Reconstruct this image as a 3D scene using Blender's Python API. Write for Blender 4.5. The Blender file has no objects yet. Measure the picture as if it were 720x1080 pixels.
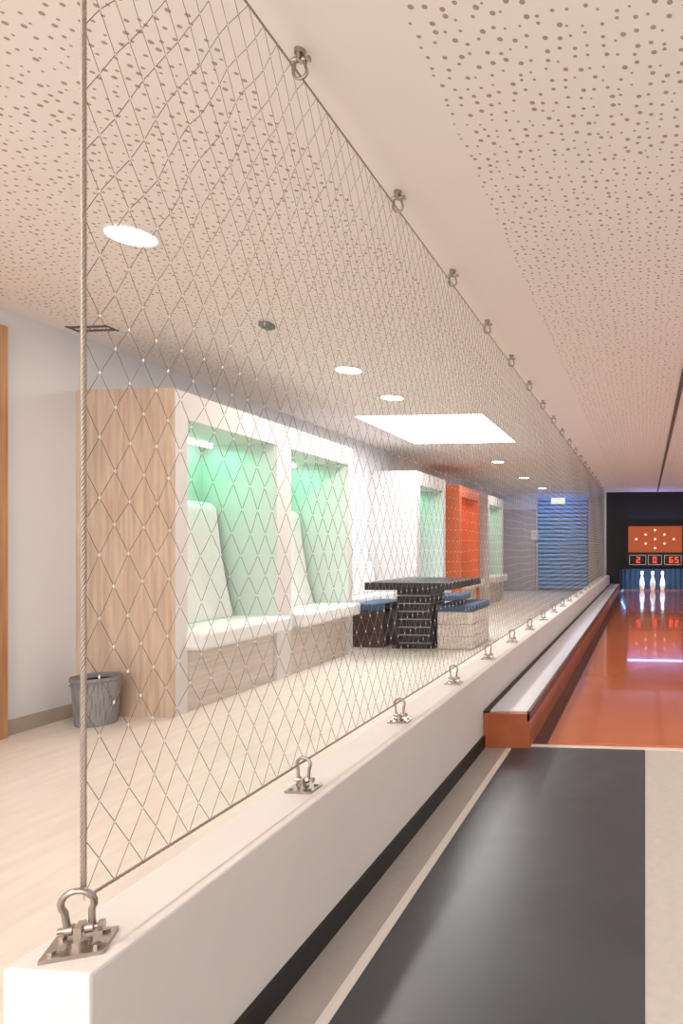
import bpy, bmesh, math, random
from mathutils import Vector, Matrix
random.seed(7)
S=bpy.context.scene
COL=S.collection
def lin(c):
    return tuple(((x/255)/12.92 if x/255<=0.04045 else ((x/255+0.055)/1.055)**2.4) for x in c)+(1,)
# ---------------- materials
def mat(name,rgb,rough=.6,metal=0,emit=None,es=0,coat=0,noise=0,nscale=8,spec=.5,stretch=(1,1,1),bump=0,rgb2=None):
    m=bpy.data.materials.new(name); m.use_nodes=True
    nt=m.node_tree; b=nt.nodes['Principled BSDF']
    b.inputs['Base Color'].default_value=lin(rgb)
    b.inputs['Roughness'].default_value=rough
    b.inputs['Metallic'].default_value=metal
    b.inputs['Specular IOR Level'].default_value=spec
    b.inputs['Coat Weight'].default_value=coat
    if emit:
        b.inputs['Emission Color'].default_value=lin(emit); b.inputs['Emission Strength'].default_value=es
    tc=nt.nodes.new('ShaderNodeTexCoord'); mp=nt.nodes.new('ShaderNodeMapping'); mp.inputs['Scale'].default_value=stretch
    nt.links.new(tc.outputs['Object'],mp.inputs['Vector'])
    nz=nt.nodes.new('ShaderNodeTexNoise'); nz.inputs['Scale'].default_value=nscale; nz.inputs['Detail'].default_value=6
    nt.links.new(mp.outputs['Vector'],nz.inputs['Vector'])
    cr=nt.nodes.new('ShaderNodeValToRGB')
    k=noise if noise else 0.02
    c1=lin(rgb); c2=lin(rgb2) if rgb2 else tuple(x*(1-k) for x in c1[:3])+(1,)
    cr.color_ramp.elements[0].position=.35; cr.color_ramp.elements[1].position=.65
    cr.color_ramp.elements[0].color=c2; cr.color_ramp.elements[1].color=c1
    nt.links.new(nz.outputs['Fac'],cr.inputs['Fac']); nt.links.new(cr.outputs['Color'],b.inputs['Base Color'])
    if bump:
        bp=nt.nodes.new('ShaderNodeBump'); bp.inputs['Strength'].default_value=bump; bp.inputs['Distance'].default_value=.01
        nt.links.new(nz.outputs['Fac'],bp.inputs['Height']); nt.links.new(bp.outputs['Normal'],b.inputs['Normal'])
    return m
M={}
M['wall']=mat('plaster_white',(218,218,221),.8,nscale=3)
M['par']=mat('parapet_plaster',(222,216,212),.7,noise=.03,nscale=4,bump=.05)
M['white']=mat('white_laminate',(212,208,205),.5)
M['niche']=mat('niche_laminate',(204,210,206),.5)
M['oak']=mat('oak_veneer',(208,186,166),.5,rgb2=(184,160,140),nscale=5,stretch=(6,6,.5))
M['oakh']=mat('pale_oak_horizontal',(218,208,200),.5,rgb2=(202,188,178),nscale=5,stretch=(1,.5,9))
M['doorwood']=mat('door_oak',(186,142,102),.5,rgb2=(160,114,78),nscale=5,stretch=(6,6,.4))
M['base']=mat('baseboard_tan',(168,156,144),.6)
M['black']=mat('black_paint',(16,15,16),.5)
M['blackw']=mat('black_end_wall',(10,10,12),.6)
M['blk_table']=mat('black_laminate',(20,19,23),.4)
M['steel']=mat('stainless_steel',(172,162,154),.3,metal=1)
M['wire']=mat('wire_rope_steel',(164,152,142),.45,metal=.7)
M['wiren']=mat('net_wire_steel',(124,110,100),.5,metal=.4)
M['ferr']=mat('net_ferrule',(222,216,208),.4,metal=.4)
M['cush']=mat('white_upholstery',(224,222,221),.75,noise=.05,nscale=20,bump=.1)
M['bluec']=mat('blue_upholstery',(66,90,118),.8,noise=.1,nscale=40)
M['orange']=mat('orange_laminate',(222,112,66),.5)
M['orangeside']=mat('orange_brown_board',(188,102,62),.3,noise=.3,nscale=3)
M['darkside']=mat('dark_brown_board',(90,50,38),.4)
M['lane']=mat('orange_lane',(208,114,68),.12,coat=.5,rgb2=(200,104,60),nscale=1.2)
M['lanegrey']=mat('approach_grey',(172,166,161),.35,noise=.06,nscale=30)
M['approach']=mat('approach_beige',(204,197,188),.4,noise=.06,nscale=30)
M['mark']=mat('white_line',(230,224,216),.5)
M['track']=mat('ball_track_top',(220,222,230),.3)
M['bin']=mat('bin_grey',(128,126,128),.45)
M['pin']=mat('pin_white',(240,240,240),.3,emit=(235,240,245),es=.15)  # faint glow put into the pins to brighten them
M['dark']=mat('dark_gap',(96,88,84),.7)
M['trim']=mat('lamp_trim',(240,238,234),.5)
M['lampon']=mat('lamp_glow',(255,250,240),.5,emit=(255,252,248),es=9)
M['sky']=mat('skylight_glow',(255,255,255),.5,emit=(255,254,252),es=2.6)
M['led']=mat('led_strip',(255,255,255),.5,emit=(225,255,240),es=4)
M['redled']=mat('red_led',(255,60,40),.5,emit=(255,90,70),es=1.4)
M['dot']=mat('score_dot',(255,240,220),.5,emit=(255,225,180),es=1.0)
M['scorer']=mat('score_panel_orange',(196,96,54),.5,emit=(200,90,45),es=.25)
M['exit']=mat('exit_sign_face',(230,245,235),.5,emit=(225,250,235),es=.8)
M['blueg']=mat('blue_blind',(96,156,205),.5,emit=(70,140,200),es=.12)  # weak blue emission makes the slats look lit
M['curtain']=mat('white_curtain',(226,220,216),.8)
M['greyd']=mat('grey_door',(176,172,174),.6)
M['pitblue']=mat('pit_curtain',(62,86,112),.7)
M['dwood']=mat('dark_wood',(72,54,48),.5,noise=.3,stretch=(1,1,6))
M['mat']=mat('rubber_mat',(64,70,78),.38,rgb2=(52,56,62),nscale=1.1,spec=.8)  # broad bluish patches paint reflected sheen into the rubber colour
m=M['mat']
nt=m.node_tree; b=nt.nodes['Principled BSDF']
tc=nt.nodes.new('ShaderNodeTexCoord'); nz=nt.nodes.new('ShaderNodeTexNoise'); nz.inputs['Scale'].default_value=9; nz.inputs['Detail'].default_value=10
mr=nt.nodes.new('ShaderNodeMapRange'); mr.inputs['To Min'].default_value=.26; mr.inputs['To Max'].default_value=.4
nt.links.new(tc.outputs['Object'],nz.inputs['Vector']); nt.links.new(nz.outputs['Fac'],mr.inputs['Value']); nt.links.new(mr.outputs['Result'],b.inputs['Roughness'])
# perforated bin shell
m=mat('bin_perforated',(134,132,134),.45); M['binp']=m
nt=m.node_tree; b=nt.nodes['Principled BSDF']
tc=nt.nodes.new('ShaderNodeTexCoord'); vo=nt.nodes.new('ShaderNodeTexVoronoi'); vo.inputs['Scale'].default_value=70; vo.inputs['Randomness'].default_value=.1
lt=nt.nodes.new('ShaderNodeMath'); lt.operation='LESS_THAN'; lt.inputs[1].default_value=.3
mx=nt.nodes.new('ShaderNodeMix'); mx.data_type='RGBA'; mx.inputs[6].default_value=lin((136,134,136)); mx.inputs[7].default_value=lin((70,68,70))
nt.links.new(tc.outputs['Object'],vo.inputs['Vector']); nt.links.new(vo.outputs['Distance'],lt.inputs[0]); nt.links.new(lt.outputs[0],mx.inputs[0]); nt.links.new(mx.outputs[2],b.inputs['Base Color'])
# floor vinyl planks
M['floor']=mat('floor_vinyl',(224,214,205),.35,rgb2=(214,203,193),nscale=3,stretch=(5,1,1))
# perforated ceiling
def ceil_mat():
    m=bpy.data.materials.new('perforated_plasterboard'); m.use_nodes=True
    nt=m.node_tree; N=nt.nodes; L=nt.links; b=N['Principled BSDF']; b.inputs['Roughness'].default_value=.85
    tc=N.new('ShaderNodeTexCoord'); sp=N.new('ShaderNodeSeparateXYZ'); L.new(tc.outputs['Object'],sp.inputs[0])
    def math_(op,a,bb):
        n=N.new('ShaderNodeMath'); n.operation=op
        for i,v in enumerate((a,bb)):
            if v is None: continue
            if isinstance(v,(int,float)): n.inputs[i].default_value=v
            else: L.new(v,n.inputs[i])
        return n.outputs[0]
    def holes(scale,r0,r1,rnd):
        v=N.new('ShaderNodeTexVoronoi'); v.voronoi_dimensions='2D'; v.inputs['Scale'].default_value=scale; v.inputs['Randomness'].default_value=rnd
        L.new(tc.outputs['Object'],v.inputs['Vector'])
        sc=N.new('ShaderNodeSeparateColor'); L.new(v.outputs['Color'],sc.inputs[0])
        mr=N.new('ShaderNodeMapRange'); mr.inputs['To Min'].default_value=r0; mr.inputs['To Max'].default_value=r1
        L.new(sc.outputs[0],mr.inputs['Value'])
        return math_('LESS_THAN',v.outputs['Distance'],mr.outputs['Result'])
    h=holes(23,.09,.20,.62)
    x=sp.outputs[0]
    right=math_('MULTIPLY',math_('GREATER_THAN',x,-.66),math_('LESS_THAN',x,.24))
    right2=math_('GREATER_THAN',x,.42)
    left=math_('MULTIPLY',math_('LESS_THAN',x,-1.22),math_('GREATER_THAN',x,-3.7))
    msk=math_('MAXIMUM',math_('MAXIMUM',right,right2),left)
    f=math_('MULTIPLY',h,msk)
    mx=N.new('ShaderNodeMix'); mx.data_type='RGBA'; L.new(f,mx.inputs[0])
    mx.inputs[6].default_value=lin((238,230,224)); mx.inputs[7].default_value=lin((170,152,140))
    L.new(mx.outputs[2],b.inputs['Base Color'])
    bp=N.new('ShaderNodeBump'); bp.invert=True; bp.inputs['Strength'].default_value=.6; bp.inputs['Distance'].default_value=.01
    L.new(f,bp.inputs['Height']); L.new(bp.outputs['Normal'],b.inputs['Normal'])
    return m
M['ceil']=ceil_mat()
# ---------------- mesh helpers
def finish(bm,name,m,parent=None,smooth=False,bevel=0,seg=2):
    bmesh.ops.recalc_face_normals(bm,faces=bm.faces)
    me=bpy.data.meshes.new(name); bm.to_mesh(me); bm.free()
    o=bpy.data.objects.new(name,me); COL.objects.link(o)
    for mm in (m if isinstance(m,list) else [m]): me.materials.append(mm)
    if smooth:
        for p in me.polygons: p.use_smooth=True
    if bevel:
        bv=o.modifiers.new('bevel','BEVEL'); bv.width=bevel; bv.segments=seg; bv.limit_method='ANGLE'
    if parent: o.parent=parent
    return o
def bx(bm,x0,x1,y0,y1,z0,z1,mi=0):
    vs=[bm.verts.new(p) for p in ((x0,y0,z0),(x1,y0,z0),(x1,y1,z0),(x0,y1,z0),(x0,y0,z1),(x1,y0,z1),(x1,y1,z1),(x0,y1,z1))]
    for f in ((0,3,2,1),(4,5,6,7),(0,1,5,4),(1,2,6,5),(2,3,7,6),(3,0,4,7)):
        fc=bm.faces.new([vs[i] for i in f]); fc.material_index=mi
def box(name,x0,x1,y0,y1,z0,z1,m,parent=None,bevel=0,seg=2,smooth=False):
    bm=bmesh.new(); bx(bm,x0,x1,y0,y1,z0,z1); return finish(bm,name,m,parent,smooth,bevel,seg)
def empty(name,loc=(0,0,0)):
    o=bpy.data.objects.new(name,None); o.empty_display_size=.1; COL.objects.link(o); return o
def tube(bm,pts,r,n=6,caps=True,mi=0):
    pts=[Vector(p) for p in pts]; rings=[]
    up=None
    for i,p in enumerate(pts):
        t=(pts[min(i+1,len(pts)-1)]-pts[max(i-1,0)]).normalized()
        if up is None:
            up=t.orthogonal().normalized()
        up=(up-t*up.dot(t)).normalized(); s=t.cross(up)
        rr=r[i] if isinstance(r,list) else r
        rings.append([bm.verts.new(p+up*math.cos(2*math.pi*k/n)*rr+s*math.sin(2*math.pi*k/n)*rr) for k in range(n)])
    for a,b_ in zip(rings,rings[1:]):
        for k in range(n):
            f=bm.faces.new((a[k],a[(k+1)%n],b_[(k+1)%n],b_[k])); f.material_index=mi
    if caps:
        bm.faces.new(rings[0][::-1]).material_index=mi; bm.faces.new(rings[-1]).material_index=mi
def lathe(bm,prof,cx,cy,n=24,mi=0):
    rings=[]
    for r,z in prof:
        rings.append([bm.verts.new((cx+r*math.cos(2*math.pi*k/n),cy+r*math.sin(2*math.pi*k/n),z)) for k in range(n)])
    for a,b_ in zip(rings,rings[1:]):
        for k in range(n):
            f=bm.faces.new((a[k],a[(k+1)%n],b_[(k+1)%n],b_[k])); f.material_index=mi
    bm.faces.new(rings[0][::-1]).material_index=mi; bm.faces.new(rings[-1]).material_index=mi
def area(name,loc,sx,sy,power,color,rot=(0,0,0),spread=180,parent=None,shape='RECTANGLE'):
    l=bpy.data.lights.new(name,'AREA'); l.shape=shape; l.size=sx; l.size_y=sy; l.energy=power
    l.color=lin(color)[:3]; l.spread=math.radians(spread)
    o=bpy.data.objects.new(name,l); o.location=loc; o.rotation_euler=rot; COL.objects.link(o)
    if parent: o.parent=parent
    return o
H=2.59; XL=-3.86; XR=2.2; YB=-3.0; YE=17.2; CZ=1.14
# ---------------- shell
box('floor',XL,XR,YB,YE+2.2,-.12,0,M['floor'])
box('wall_left',XL-.1,XL,YB,YE+.1,0,H,M['wall'])
box('wall_right',XR,XR+.1,YB,YE+2.2,0,H,M['wall'])
box('wall_far',XL,-1.0,YE,YE+.1,0,H,M['wall'])
# ceiling with skylight opening
SX0,SX1,SY0,SY1=-3.19,-1.76,6.95,8.85
bm=bmesh.new()
for r in ((XL,SX0,YB,YE+.1),(SX1,XR,YB,YE+.1),(SX0,SX1,YB,SY0),(SX0,SX1,SY1,YE+.1)):
    bx(bm,r[0],r[1],r[2],r[3],H,H+.12)
finish(bm,'ceiling',M['ceil'])
sk=empty('window_1')
box('glazing',SX0-.02,SX1+.02,SY0-.02,SY1+.02,H+.13,H+.15,M['sky'],sk)
area('skylight_light',((SX0+SX1)/2,(SY0+SY1)/2,H+.12),1.36,1.85,66,(246,249,255),parent=sk)
# back wall; its wide window is added unseen, to let in fill light
bm=bmesh.new()
bx(bm,XL,XR,YB-.1,YB,0,.3); bx(bm,XL,XR,YB-.1,YB,2.4,H); bx(bm,XL,-3.4,YB-.1,YB,.3,2.4); bx(bm,1.8,XR,YB-.1,YB,.3,2.4)
finish(bm,'wall_back',M['wall'])
bm=bmesh.new()
for x in (-3.4,-2.1,-.8,.5,1.75): bx(bm,x,x+.05,YB-.08,YB-.02,.3,2.4)
bx(bm,-3.4,1.8,YB-.08,YB-.02,.3,.35); bx(bm,-3.4,1.8,YB-.08,YB-.02,2.35,2.4)
finish(bm,'fill_window_frame',M['white'])
bm=bmesh.new(); bx(bm,XL,XL+.015,3.615,4.12,0,.09); bx(bm,XL,XL+.015,YB,2.45,0,.09); finish(bm,'baseboard_left',M['base'])
# door on left wall
d=empty('door_1')
bm=bmesh.new(); bx(bm,XL,XL+.05,3.455,3.605,0,2.47); bx(bm,XL,XL+.05,2.455,2.605,0,2.47); bx(bm,XL,XL+.05,2.605,3.455,2.33,2.47); finish(bm,'door_frame',M['doorwood'],d,bevel=.004)
box('door_leaf',XL,XL+.03,2.605,3.455,.005,2.33,M['doorwood'],d)
bm=bmesh.new(); tube(bm,[(XL+.03,3.38,1.05),(XL+.08,3.38,1.05),(XL+.08,3.26,1.05)],.009,8); finish(bm,'door_handle',M['steel'],d,True)
# ---------------- parapet
PX0,PX1,PT=-1.08,-.92,.43
box('wall_parapet',PX0,PX1,1.01,YE,0,PT,M['par'],bevel=.006)
box('baseboard_parapet',PX1,PX1+.014,1.01,3.66,0,.072,M['black'])
# ---------------- approach + lanes
box('trim_1',PX1+.014,-.785,YB,3.7,0,.003,M['lanegrey'])
box('trim_2',-.785,-.752,YB,3.7,0,.005,M['mark'])
box('rubber_mat',-.752,0.0,YB+.6,3.69,0,.006,M['mat'])
box('trim_3',0.0,XR,YB,3.7,0,.004,M['approach'])
box('trim_4',-.785,XR,3.69,3.735,0,.008,M['mark'])
box('trim_5',-.65,-.556,3.74,17.0,0,.006,M['darkside'])
box('bowling_lane',-.556,1.1,3.735,18.6,0,.02,M['lane'])
br=empty('ball_return_track')
bm=bmesh.new(); bx(bm,PX1+.003,-.65,3.66,16.98,0,.20); finish(bm,'track_body',M['orangeside'],br,bevel=.003)
box('track_top',-.885,-.665,3.70,16.98,.20,.207,M['track'],br)
box('track_edge_dark',PX1+.003,-.885,3.66,16.98,.20,.212,M['black'],br)
box('track_edge_right',-.665,-.648,3.66,16.98,.16,.215,M['darkside'],br)
# ---------------- far end
bm=bmesh.new()
bx(bm,-1.0,XR,17.0,17.1,.60,H); bx(bm,-1.0,-.64,17.0,17.1,0,.6); bx(bm,1.2,XR,17.0,17.1,0,.6)
finish(bm,'wall_end_black',M['blackw'])
bm=bmesh.new(); bx(bm,-.72,-.64,17.1,19.2,0,.7); bx(bm,1.2,1.28,17.1,19.2,0,.7); bx(bm,-.72,1.28,17.1,19.2,.7,.75); bx(bm,-.72,1.28,19.1,19.2,0,.7)
finish(bm,'wall_pin_pit',M['blackw'])
bm=bmesh.new()
n=60
vs=[]
for i in range(n+1):
    x=-.63+1.82*i/n; y=18.3+.03*math.sin(i*1.3)
    vs.append((bm.verts.new((x,y,.02)),bm.verts.new((x,y,.69))))
for a,b_ in zip(vs,vs[1:]): bm.faces.new((a[0],b_[0],b_[1],a[1]))
finish(bm,'pit_curtain',M['pitblue'],smooth=True)
area('pit_lamp',(.3,17.2,.66),1.6,.1,16,(220,234,255),rot=(math.radians(35),0,0))
area('pit_lamp_blue',(-.6,17.6,.4),.3,.3,4,(80,170,255),rot=(0,math.radians(-60),0))
bm=bmesh.new()
prof=[(.035,0),(.045,.02),(.062,.14),(.060,.19),(.040,.27),(.025,.32),(.024,.345),(.036,.385),(.038,.42),(.028,.45),(.008,.46)]
for px,py in ((-.08,17.45),(.20,17.25),(.46,17.45)):
    lathe(bm,[(r*1.15,z*1.12+.02) for r,z in prof],px,py,16)
finish(bm,'bowling_pins',M['pin'],smooth=True)
# scoreboard
sb=empty('scoreboard')
box('board_housing',-.47,.98,16.93,16.998,.66,1.74,M['black'],sb)
box('board_lamp_panel',-.43,.94,16.915,16.93,1.03,1.70,M['scorer'],sb)
bm=bmesh.new()
for dx,dy in ((0,0),(-1,1),(1,1),(-2,2),(0,2),(2,2),(-1,3),(1,3),(0,4)):
    cx=.255+dx*.24; cz=1.14+dy*.115
    tube(bm,[(cx,16.915,cz),(cx,16.900,cz)],.028,12)
finish(bm,'board_lamps',M['dot'],sb)
bm=bmesh.new()
SEG={'0':'abcdef','2':'abged','6':'acdefg','5':'acdfg','8':'abcdefg'}
def seven(ch,x,z,w=.09,h=.15,t=.02):
    y0,y1=16.915,16.928
    g={'a':(x,x+w,z+h-t,z+h),'g':(x,x+w,z+h/2-t/2,z+h/2+t/2),'d':(x,x+w,z,z+t),'f':(x,x+t,z+h/2,z+h),'b':(x+w-t,x+w,z+h/2,z+h),'e':(x,x+t,z,z+h/2),'c':(x+w-t,x+w,z,z+h/2)}
    for s in SEG[ch]:
        q=g[s]; bx(bm,q[0],q[1],y0,y1,q[2],q[3])
seven('2',-.22,.76);seven('0',.2,.76);seven('6',.62,.76);seven('5',.76,.76)
finish(bm,'digits',M['redled'],sb)
bm=bmesh.new()
for x0,x1 in ((-.40,.02),(.08,.42),(.5,.92)):
    for z0,z1 in ((.71,.72),(.95,.96)): bx(bm,x0,x1,16.92,16.93,z0,z1)
    for xx in (x0,x1): bx(bm,xx-.005,xx+.005,16.92,16.93,.71,.96)
finish(bm,'digit_frames',M['steel'],sb)
# far left wall features
fd=empty('door_2')
box('door_leaf_far',-3.7,-2.95,17.15,17.2,0,2.1,M['greyd'],fd)
bm=bmesh.new(); bx(bm,-3.76,-3.7,17.13,17.2,0,2.16);bx(bm,-2.95,-2.89,17.13,17.2,0,2.16);bx(bm,-3.7,-2.95,17.13,17.2,2.1,2.16); finish(bm,'door_frame_far',M['greyd'],fd)
box('wall_notice',-3.0,-2.8,17.11,17.125,1.35,1.62,M['white'])
bl=empty('venetian_blind')
bm=bmesh.new()
z=.08
while z<2.42:
    bx(bm,-2.82,-1.5,17.08,17.12,z,z+.07); z+=.105
finish(bm,'slats',M['blueg'],bl)
bm=bmesh.new(); bx(bm,-2.82,-1.5,17.14,17.19,.04,2.45); finish(bm,'blind_backing',M['bluec'],bl)
bm=bmesh.new(); vs=[]
for i in range(81):
    x=-1.47+.44*i/80; y=17.08+.035*math.sin(i*.95); vs.append((bm.verts.new((x,y,.02)),bm.verts.new((x,y,2.5))))
for a,b_ in zip(vs,vs[1:]): bm.faces.new((a[0],b_[0],b_[1],a[1]))
finish(bm,'curtain',M['curtain'],smooth=True)
area('blind_tint_lamp',(-2.2,16.4,2.55),1.2,.1,7,(80,150,255),rot=(math.radians(35),0,0))  # lamp added to throw blue light on the blind
# ---------------- seating booths
XF=-3.156; ZT=2.216
def booth(y0,y1,niches,body,inner,end,ledcol,ledp):
    e=empty('seating_booth')
    bm=bmesh.new()
    edges=[y0]+[v for n_ in niches for v in n_]+[y1]
    for i in range(0,len(edges),2): bx(bm,XL,XF,edges[i],edges[i+1],0,ZT)
    for a,b_ in niches: bx(bm,XL,XF,a,b_,2.03,ZT)
    finish(bm,'frame',body,e)
    box('end_panel',XL,XF-.0,y0-.022,y0,0,ZT+.002,end,e)
    for a,b_ in niches:
        box('niche_back',XL,XL+.03,a,b_,.44,2.03,inner,e)
        box('niche_side',XL+.03,XF-.02,b_-.006,b_,.44,2.03,inner,e)
        box('plinth',XL,XF-.03,a,b_,0,.43,M['oakh'],e)
        box('seat_cushion',XL+.03,XF+.13,a-.02 if a==niches[0][0] else a,b_+.03,.43,.555,M['cush'],e,bevel=.025,seg=4)
        # wedge backrest
        bm=bmesh.new(); ya,yb=a+.08,b_-.06
        pr=[(XL+.03,.55),(XL+.36,.55),(XL+.30,.8),(XL+.24,1.15),(XL+.20,1.48),(XL+.15,1.53),(XL+.03,1.53)]
        A=[bm.verts.new((x,ya,z)) for x,z in pr]; B=[bm.verts.new((x,yb,z)) for x,z in pr]
        bm.faces.new(A); bm.faces.new(B[::-1])
        for i in range(len(pr)):
            j=(i+1)%len(pr); bm.faces.new((A[i],B[i],B[j],A[j]))
        finish(bm,'back_cushion',M['cush'],e,bevel=.02,seg=3)
        box('led_bar',XL+.12,XL+.15,a+.05,b_-.05,2.0,2.02,M['led'],e)
        area('led_light',(XL+.25,(a+b_)/2,1.985),.25,b_-a-.15,ledp,ledcol,parent=e)
    return e
booth(4.15,6.84,[(4.27,5.375),(5.60,6.73)],M['white'],M['niche'],M['oak'],(105,255,190),4.2)
booth(8.86,10.15,[(8.98,10.03)],M['white'],M['niche'],M['white'],(105,255,190),3)
booth(10.95,12.3,[(11.07,12.18)],M['orange'],M['orange'],M['orange'],(255,200,160),3)
booth(13.0,14.4,[(13.12,14.28)],M['white'],M['niche'],M['white'],(105,255,190),3)
# ---------------- table + seats
t=empty('pub_table')
box('table_top',-3.0,-2.06,6.78,8.1,.69,.77,M['blk_table'],t,bevel=.006)
bm=bmesh.new()
def frus(bm,cx,cy,w0,d0,z0,w1,d1,z1,mi=0):
    a=[bm.verts.new((cx+sx*w0,cy+sy*d0,z0)) for sx,sy in((-1,-1),(1,-1),(1,1),(-1,1))]
    b_=[bm.verts.new((cx+sx*w1,cy+sy*d1,z1)) for sx,sy in((-1,-1),(1,-1),(1,1),(-1,1))]
    fs=[bm.faces.new(a[::-1]),bm.faces.new(b_)]
    for i in range(4): fs.append(bm.faces.new((a[i],a[(i+1)%4],b_[(i+1)%4],b_[i])))
    for f in fs: f.material_index=mi
frus(bm,-2.62,7.5,.24,.3,0,.24,.3,.05)
for k in range(7):
    z0=.05+k*.09; frus(bm,-2.62,7.5,.2,.25,z0+.015,.2,.25,z0+.09); frus(bm,-2.62,7.5,.185,.235,z0,.185,.235,z0+.015,1)
frus(bm,-2.62,7.5,.17,.23,.68,.3,.4,.69)
finish(bm,'pedestal',[M['blk_table'],M['greyd']],t)
def ottoman(x0,x1,y0,y1,body):
    e=empty('bench_stool')
    bm=bmesh.new()
    bx(bm,x0+.012,x1-.012,y0+.012,y1-.012,.0,.42)
    for zz in (0,.14,.28):
        bx(bm,x0,x1,y0,y1,zz+.004,zz+.136)
    finish(bm,'carcass',body,e,bevel=.003)
    box('seat_pad',x0-.01,x1+.01,y0-.01,y1+.01,.42,.50,M['bluec'],e,bevel=.02,seg=3)
ottoman(-2.33,-1.93,7.2,7.98,M['oakh'])
ottoman(-3.35,-2.98,7.25,8.0,M['dwood'])
ottoman(-2.95,-2.5,8.7,9.2,M['cush'])
# wall bench with white cushions in the gap between the booths
wb=empty('wall_bench')
box('bench_base',XL,XL+.36,6.9,8.8,0,.42,M['oakh'],wb)
box('bench_cushion',XL,XL+.40,6.88,8.82,.42,.53,M['cush'],wb,bevel=.02,seg=3)
box('bench_back',XL,XL+.12,6.9,8.8,.53,.95,M['cush'],wb,bevel=.02,seg=3)
# bin
bn=empty('waste_bin')
bm=bmesh.new()
lathe(bm,[(.112,0),(.115,.01),(.134,.285),(.13,.285),(.108,.02)],-3.55,3.95,40)
finish(bm,'bin_shell',M['binp'],bn,smooth=False)
bm=bmesh.new()
lathe(bm,[(.134,.28),(.141,.285),(.141,.31),(.133,.31),(.128,.28)],-3.55,3.95,40)
tube(bm,[(-3.55-.14,3.95,.29),(-3.62,3.82,.27),(-3.55,3.80,.25),(-3.48,3.82,.27),(-3.55+.14,3.95,.29)],.003,6)
finish(bm,'bin_rim',M['bin'],bn,smooth=True)
# ---------------- ceiling fixtures
def downlight(x,y,p):
    e=empty('recessed_downlight')
    bm=bmesh.new()
    lathe(bm,[(.118,H-.001),(.118,H-.006),(.1,H-.008),(.1,H-.001)],x,y,32)
    finish(bm,'trim_ring',M['trim'],e,True)
    bm=bmesh.new(); lathe(bm,[(.1,H-.004),(.1,H-.0085),(.01,H-.009)],x,y,32); finish(bm,'diffuser',M['lampon'],e)
    area('downlight_lamp',(x,y,H-.02),.18,.18,p,(255,246,236),parent=e,shape='DISK')
for x,y in ((-2.37,2.83),(-2.40,5.12),(-2.42,6.1),(-2.46,10.8),(-2.48,13.3),(-2.48,15.7)): downlight(x,y,16)
for y in (-2.0,.2): downlight(-2.42,y,26)  # two more downlights added out of view to brighten the room
# unseen fill lamps added over the lane's right and behind the camera
for i,y in enumerate((-1.6,3.2,6.8,10.4,14)):
    e=empty('fill_lamp'); xx=1.55 if y>0 else .2
    box('fill_lamp_body',xx-.07,xx+.07,y-.7,y+.7,H-.05,H,M['trim'],e)
    area('fill_lamp_light',(xx,y,H-.055),.12,1.3,17,(255,247,240),parent=e)
bm=bmesh.new(); bx(bm,-2.465,-2.395,3.98,4.06,H-.03,H); bx(bm,-2.45,-2.41,3.99,4.05,H-.04,H-.03); finish(bm,'ceiling_sensor',M['bin'],bevel=.004)
bm=bmesh.new()
for i in range(2): bx(bm,-3.76,-3.5,3.96+i*.07,3.985+i*.07,H-.006,H)
bx(bm,-3.77,-3.76,3.95,4.065,H-.008,H);bx(bm,-3.5,-3.49,3.95,4.065,H-.008,H)
finish(bm,'air_vent',M['dark'])
box('curtain_rail',.30,.335,1.5,17.0,H-.02,H,M['dark'])
ex=empty('exit_sign'); box('sign_body',-2.16,-1.84,14.98,15.02,2.16,2.30,M['exit'],ex,bevel=.004)
bm=bmesh.new(); tube(bm,[(-2.1,15,2.3),(-2.1,15,H)],.004,6); tube(bm,[(-1.9,15,2.3),(-1.9,15,H)],.004,6); finish(bm,'sign_rods',M['steel'],ex)
# unseen lamp added above the scoreboard, shining up to tint the ceiling lilac
area('ceiling_tint_lamp',(.25,16.85,1.78),1.4,.1,7,(160,172,255),rot=(math.radians(-150),0,0))
# ---------------- cable net barrier
NX=-1.0; NY0=1.085; NZ0=.512; NZ1=2.515; NY1=15.9
net=empty('cable_net_barrier')
bm=bmesh.new(); fm=bmesh.new()
rows=36; hh=(NZ1-NZ0)/rows; dw=.0345; cols=int((NY1-NY0)/dw)
def node(i,j):
    y=NY0+i*dw; z=NZ0+j*hh
    ex_=min(i,8)/8; ez=min(j,rows-j,4)/4
    x=NX+.006*math.sin(y*2.3+z*3.1)*ex_*ez
    y+=(.005*math.sin(z*9+i*.7)+random.uniform(-.002,.002))*ex_
    z+=(.005*math.sin(y*7+j*1.1)+random.uniform(-.0025,.0025))*ez
    return Vector((x,y,z))
nodes={}
for i in range(cols+1):
    for j in range(rows+1):
        if (i+j)%2==0: nodes[(i,j)]=node(i,j)
def seg(bm,a,b_,r,n=4):
    t_=(b_-a).normalized(); u=Vector((1,0,0)); u=(u-t_*u.dot(t_)).normalized(); s=t_.cross(u)
    A=[bm.verts.new(a+(u*math.cos(2*math.pi*k/n)+s*math.sin(2*math.pi*k/n))*r) for k in range(n)]
    B=[bm.verts.new(b_+(u*math.cos(2*math.pi*k/n)+s*math.sin(2*math.pi*k/n))*r) for k in range(n)]
    for k in range(n): bm.faces.new((A[k],A[(k+1)%n],B[(k+1)%n],B[k]))
for (i,j),p in nodes.items():
    for q in ((i+1,j+1),(i+1,j-1)):
        if q in nodes: seg(bm,p,nodes[q],.0008)
    if i<cols: 
        v=Vector((0,0,.0035)); seg(fm,p-v,p+v,.0018,6)
finish(bm,'net_mesh',M['wiren'],net,True)
finish(fm,'net_ferrules',M['ferr'],net,True)
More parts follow.
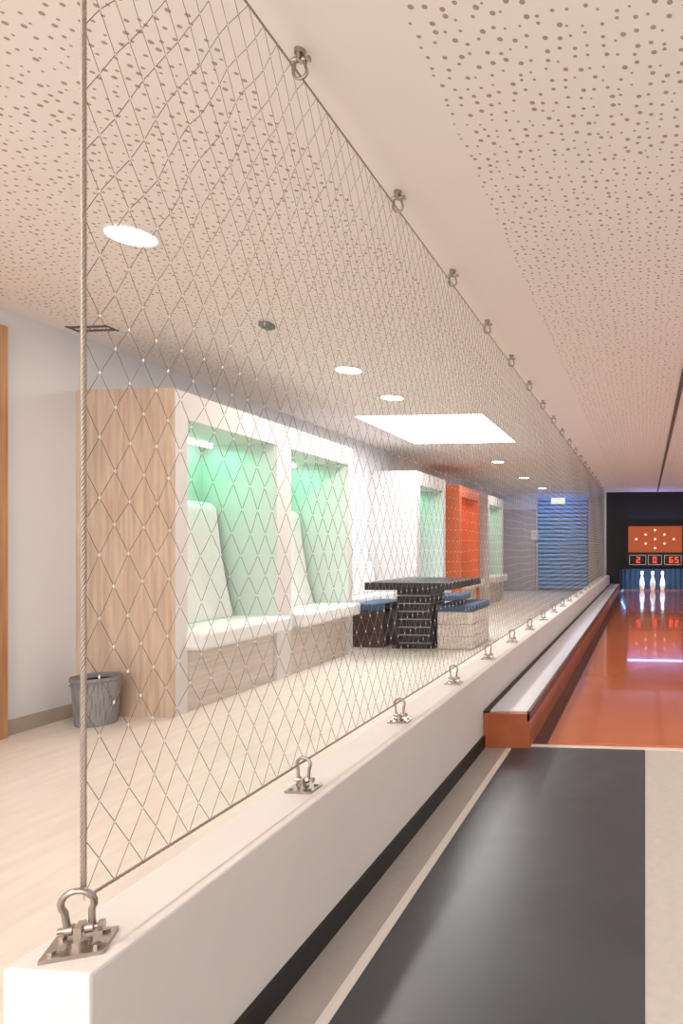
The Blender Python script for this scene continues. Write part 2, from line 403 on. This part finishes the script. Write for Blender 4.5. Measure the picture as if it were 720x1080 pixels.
def rope(bm,a,b_,R,r,strands,pitch,spt,n):
    a=Vector(a);b_=Vector(b_);L=(b_-a).length;t_=(b_-a)/L;u=t_.orthogonal().normalized();s=t_.cross(u)
    N=int(L/pitch*spt)
    for k in range(strands):
        pts=[a+t_*L*i/N+(u*math.cos(2*math.pi*(i/spt+k/strands))+s*math.sin(2*math.pi*(i/spt+k/strands)))*R for i in range(N+1)]
        tube(bm,pts,r,n)
bm=bmesh.new(); rope(bm,(NX,NY0,.53),(NX,NY0,H),.0030,.0021,5,.045,10,6); finish(bm,'edge_rope_vertical',M['wire'],net,True)
bm=bmesh.new(); rope(bm,(NX,NY0+.01,NZ0),(NX,NY1,NZ0),.0018,.0019,3,.04,6,5); finish(bm,'edge_rope_bottom',M['wire'],net,True)
bm=bmesh.new(); rope(bm,(NX,NY0,NZ1),(NX,NY1,NZ1),.0018,.0019,3,.04,6,5); finish(bm,'edge_rope_top',M['wire'],net,True)
def shackle(bm,x,y,zb,sgn,sc,dz,rotz=0,lean=0,plate=True):
    b2=bmesh.new()
    if plate:
        bx(b2,-.040,.040,-.034,.034,0,.006)
        for px in(-.028,.028):
            for py in (-.02,.02): tube(b2,[(px,py,.006),(px,py,.011)],.006,6)
    tube(b2,[(0,0,.0),(0,0,.014)],.016,16)
    bx(b2,-.005,.005,-.012,.012,.01,.034)
    top=dz
    w=.016; r=.0048
    pz=.028
    pts=[(-w,0,pz-.004),(-w,0,pz+.012)]
    cr=.021; cz=top-cr+.004
    for k in range(13):
        a_=math.radians(215-250*k/12); pts.append((cr*math.cos(a_),0,cz+cr*math.sin(a_)))
    pts+=[(w,0,pz+.012),(w,0,pz-.004)]
    c,s_=math.cos(lean),math.sin(lean)
    pts=[(p[0],-(p[2]-pz)*s_,pz+(p[2]-pz)*c) for p in pts]
    tube(b2,pts,r,10)
    tube(b2,[(-w-.012,0,pz),(w+.014,0,pz)],.0045,10)
    tube(b2,[(-w-.002,0,pz),(-w-.001,0,pz),(-w+.008,0,pz)],.0085,10); tube(b2,[(w-.008,0,pz),(w+.002,0,pz)],.0085,10)
    tube(b2,[(w+.008,0,pz),(w+.015,0,pz)],.0085,6)
    tmp=bpy.data.meshes.new('tmp'); 
    Mx=Matrix.Translation((x,y,zb))@Matrix.Rotation(rotz,4,'Z')@Matrix.Diagonal((sc,sc,sc*sgn,1))
    b2.transform(Mx); b2.to_mesh(tmp); b2.free(); bm.from_mesh(tmp); bpy.data.meshes.remove(tmp)
bm=bmesh.new()
k=1
while NY0+.757*k<15.9:
    shackle(bm,NX,NY0+.757*k,PT,1,1,.09); k+=1
finish(bm,'bottom_shackles',M['steel'],net,True)
bm=bmesh.new(); k=0
while NY0+.757*k<15.9:
    shackle(bm,NX,NY0+.757*k-.02,H,-1,1,.08,plate=False); k+=1
finish(bm,'top_shackles',M['steel'],net,True)
bm=bmesh.new(); shackle(bm,NX-.002,NY0-.005,PT,1,1.18,.088,rotz=math.radians(25),lean=math.radians(12))
finish(bm,'corner_shackle',M['steel'],net,True)
for o in net.children:
    if 'shackle' in o.name:
        md=o.modifiers.new('e','EDGE_SPLIT'); md.split_angle=math.radians(40)
# ---------------- world, camera
w=bpy.data.worlds.new('world'); S.world=w; w.use_nodes=True
w.node_tree.nodes['Background'].inputs[0].default_value=lin((255,250,246)); w.node_tree.nodes['Background'].inputs[1].default_value=5.0
cam=bpy.data.cameras.new('camera'); co=bpy.data.objects.new('camera',cam); COL.objects.link(co)
cam.sensor_width=36; cam.sensor_fit='AUTO'; cam.lens=36*690/1080
cam.shift_x=-258/1080; cam.shift_y=38/1080; cam.clip_start=.02
co.location=(0,0,CZ); co.rotation_euler=(math.radians(90),0,math.atan(.0899))
S.camera=co
S.view_settings.view_transform='Standard'
S.view_settings.exposure=.12
